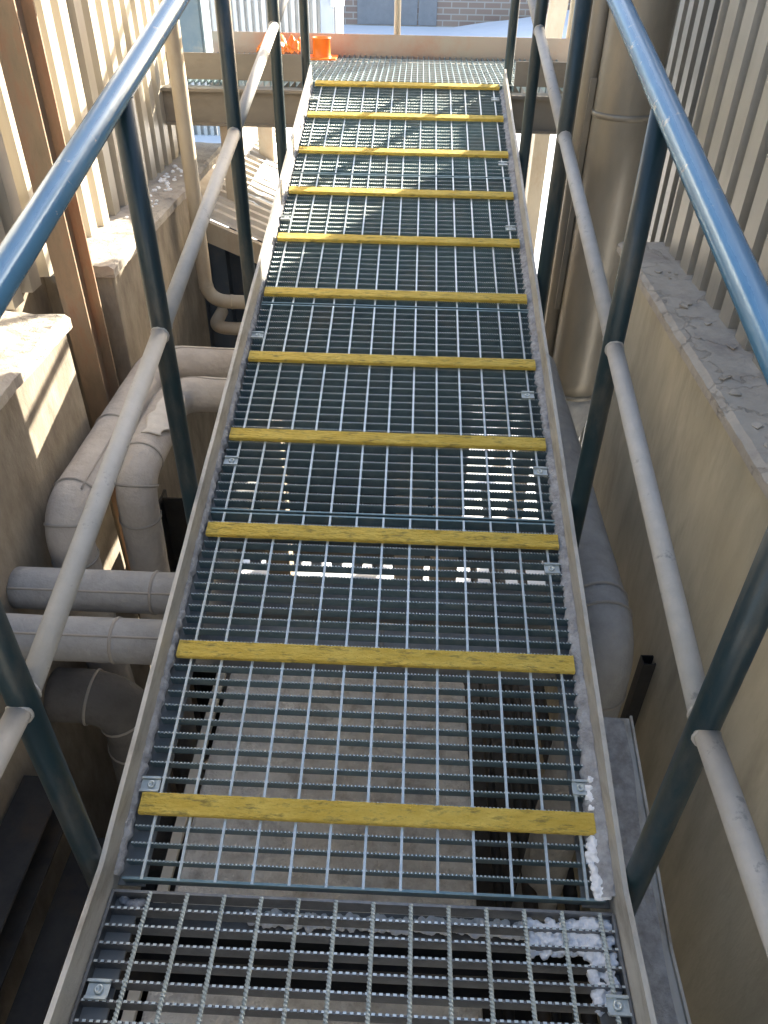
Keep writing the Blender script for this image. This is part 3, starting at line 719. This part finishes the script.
def build_panel():
    c = empty('control_cabinet', (-1.32, 4.45, ZF)); tag(c, 'weathered blue cabinet standing at the end of the cross walkway', 'cabinet')
    bm = bmesh.new(); addbox(bm, (-.11, -.1, 0), (.11, .1, .75), .006); link('body', mesh('body', bm), 'bluebox', c)
    bm = bmesh.new(); addbox(bm, (-.095, -.108, .03), (.095, -.101, .72), .002); link('door', mesh('door', bm), 'bluebox', c)
    bm = bmesh.new(); addbox(bm, (.06, -.12, .35), (.075, -.1085, .42), .002); link('handle', mesh('handle', bm), 'dark', c)
build_panel()

# ------------------------------------------------------------------ snow along the stringers
def snow_edge(side, label_m, seed):
    V = []; Fc = []; n = 620; m = 9
    for i in range(n+1):
        s = S0+.01+(S1-S0-.05)*i/n
        f1 = noise.noise(Vector((s*3.0, seed, 0))); f2 = noise.noise(Vector((s*30, seed, 1))); f3 = noise.noise(Vector((s*90, seed, 2)))
        # crust catches on each bar, so the inner edge is scalloped at the bar pitch
        sc = .003*math.sin(2*math.pi*s/PITCH)
        near = max(0, 1-abs(s+.02)/.35) if side > 0 else 0
        w = (.010 if side < 0 else .015)+.005*f1+.005*f2+.004*f3+sc*.6+.018*near
        if side > 0: w += .006
        w = max(.004, w); hh = .009+.005*f1+.003*f2+.014*near
        for k in range(m+1):
            t = k/m; x = XI-.0005-w*t
            z = hh*(1-t**1.6)+.006*noise.noise(Vector((s*110, x*110, seed)))*(1.2-t)+.003*noise.noise(Vector((s*260, x*260, seed)))-.004*t - (.010 if k == m else 0)
            V.append(rp(XC+side*x, s, z))
    for i in range(n):
        for k in range(m):
            a = i*(m+1)+k; f = (a, a+1, a+m+2, a+m+1); Fc.append(f if side < 0 else f[::-1])
    return stuff(tag(link('snow_crust', pydata('snow_crust', V, Fc, True), label_m), 'dirty snow crust along the stringer on the %s side' % ('pipe' if side < 0 else 'tan wall'), 'snow'))
snow_edge(-1, 'dirtysnow', 3.0); snow_edge(1, 'dirtysnow', 8.0)
def lump(name, label, pts, m='snow', parent=None):
    """a snow clump grown from overlapping noisy balls"""
    bm = bmesh.new(); rnd = random.Random(len(pts)*7+int(abs(pts[0][0][0])*1000))
    for p, r in pts:
        q = bmesh.ops.create_icosphere(bm, subdivisions=2, radius=r)['verts']
        for v in q:
            n_ = v.co.normalized()
            v.co = v.co*(1+.30*noise.noise((v.co+Vector(p))*55)+.14*noise.noise((v.co+Vector(p))*140)); v.co.z *= .7
            v.co += Vector(p)
    o = link(name, mesh(name, bm, True), m, parent)
    rm = o.modifiers.new('remesh', 'REMESH'); rm.mode = 'VOXEL'; rm.voxel_size = .0022; rm.use_smooth_shade = True
    for sz, st in ((.016, .006), (.005, .004)):
        tx = bpy.data.textures.new('clouds', 'CLOUDS'); tx.noise_scale = sz; tx.noise_depth = 3
        dm = o.modifiers.new('disp', 'DISPLACE'); dm.texture = tx; dm.strength = st; dm.texture_coords = 'GLOBAL'; dm.mid_level = .5
    return stuff(tag(o, label, 'snow'))
rnd = random.Random(5)
# clumps where ramp meets landing, tan wall side
pts = []
for k in range(190):
    s = rnd.uniform(-.14, .10); x = rnd.uniform(.462, .50) if s < 0.02 else rnd.uniform(.476, .50)
    pts.append((rp(x, s, rnd.uniform(-.004, .008)), rnd.uniform(.003, .0095)))
lump('snow_clump', 'white snow clump piled at the ramp foot against the tan stringer', pts)
pts = []
for k in range(420):
    y = S0*CA-.012-rnd.uniform(.005, .17); x = rnd.uniform(.44, .488) if rnd.random() < .55 else rnd.uniform(.33, .45)
    if x < .44 and y < S0*CA-.09: y = S0*CA-rnd.uniform(.03, .08)
    pts.append((Vector((x, y, ZP-.020-rnd.uniform(0, .014))), rnd.uniform(.004, .0105)))
lump('snow_clump', 'white snow clump caught in the landing grating corner', pts)
pts = []
for k in range(380):
    x = -.22+.66*(k/380)+rnd.uniform(-.01, .01); pts.append((Vector((x, S0*CA-.026+rnd.uniform(-.010, .010), ZP-.070+rnd.uniform(-.010, .003)+.004*(x > .1))), rnd.uniform(.004, .0105)))
lump('snow_drift', 'snow drift lying on the header channel under the landing grating', pts)
pts = [(Vector((-.46+rnd.uniform(-.02, .03), S0*CA-.03+rnd.uniform(-.008, .008), ZP-.03)), rnd.uniform(.008, .014)) for k in range(7)]
lump('snow_clump', 'small snow clump in the landing corner on the pipe side', pts, 'dirtysnow')
# snow lying on the outer flange, tan wall side
V = []; Fc = []; n = 160; m = 8
for i in range(n+1):
    y = -1.5+1.85*i/n
    for k in range(m+1):
        t = k/m; x = XC+XI+.012+(.125+.02*noise.noise(Vector((y*6, 1, 1))))*t
        base = max(y, S0*CA)*TA-.19
        V.append((x, y, base+.004+.028*(1-t**3)*(0.6+.6*noise.noise(Vector((y*5, x*20, 4))))))
for i in range(n):
    for k in range(m): a = i*(m+1)+k; Fc.append((a, a+m+1, a+m+2, a+1))
stuff(tag(link('flange_snow', pydata('flange_snow', V, Fc, True), 'dirtysnow'), 'packed snow on the outer stringer flange beside the tan wall', 'snow'))
# crumbs of snow on the wall ledge
pts = [(Vector((-1.2+rnd.uniform(-.06, .05), 2.5+1.0*(rnd.random()**.7), .432)), rnd.uniform(.006, .015)) for k in range(40)]
lump('snow_crumbs', 'snow crumbs on the ledge under the cream siding', pts)

# ------------------------------------------------------------------ far yard
def build_far():
    b = empty('metal_building', (-4.2, 18, -2.35)); tag(b, 'sunlit white ribbed metal building in the yard beyond the walkway', 'building')
    for k in range(4): o = siding_sheet('wall_sheet', -6.9+k*1.22, 18, 8, -2.35, 4.5, 'white', b, -1, along='x', depth=.11); o.location = -Vector(b.location)
    bm = bmesh.new(); addbox(bm, (-2.01, 17.93, -2.35), (-1.72, 18.3, 4.5), .01); link('corner_post', mesh('corner_post', bm), 'greywall', b, -Vector(b.location))
    bm = bmesh.new(); addbox(bm, (-1.70, 17.98, -2.35), (-1.55, 18.2, 4.5), .01); link('downpipe', mesh('downpipe', bm), 'white', b, -Vector(b.location))
    bm = bmesh.new(); addbox(bm, (-1.78, 17.7, .18), (-1.50, 17.92, .34), .03); link('lamp_box', mesh('lamp_box', bm), 'white', b, -Vector(b.location))
    br = empty('brick_building', (2, 43.5, -2.35)); tag(br, 'tan brick building with grey double doors across the snowy yard', 'building')
    bm = bmesh.new(); addbox(bm, (-14, 43.5, -2.35), (24, 50, 6), .0); link('wall', mesh('wall', bm), 'brick', br, -Vector(br.location))
    for x in (-3.0, -.95, -0.0):
        bm = bmesh.new(); addbox(bm, (x, 43.43, -2.3), (x+(.9 if x > -1 else 1.95), 43.52, .2), .02); link('door', mesh('door', bm), 'door', br, -Vector(br.location))
    tag(tubeobj('vent_pipe', [(4.1, 38, -2.4), (4.1, 38, -1.2), (4.2, 38, -1.0)], .06, 'tanpaint'), 'thin tan vent pipe sticking out of the yard snow', 'pipe')
    # tan braced frame right of the walkway
    t = empty('pipe_bridge', (1.3, 6.5, -2.35)); tag(t, 'tan steel trestle with slanting brace behind the duct', 'trestle')
    for a, c, r in (((.95, 6.4, -2.3), (1.25, 6.4, 2.6), .07), ((1.45, 6.4, -2.3), (1.45, 6.4, 2.6), .08), ((.7, 6.4, -2.3), (.78, 6.4, .5), .05)):
        a, c = Vector(a), Vector(c); d = (c-a).normalized(); sd_ = Vector((0, 1, 0)).cross(d)
        Vv, Ff = extrude_profile([(-r, -r*.6), (r, -r*.6), (r, r*.6), (-r, r*.6)], sd_, (0, 1, 0), d, (c-a).length, a)
        o = link('leg', pydata('leg', Vv, Ff), 'tanpaint', t); o.location = -Vector(t.location)
build_far()
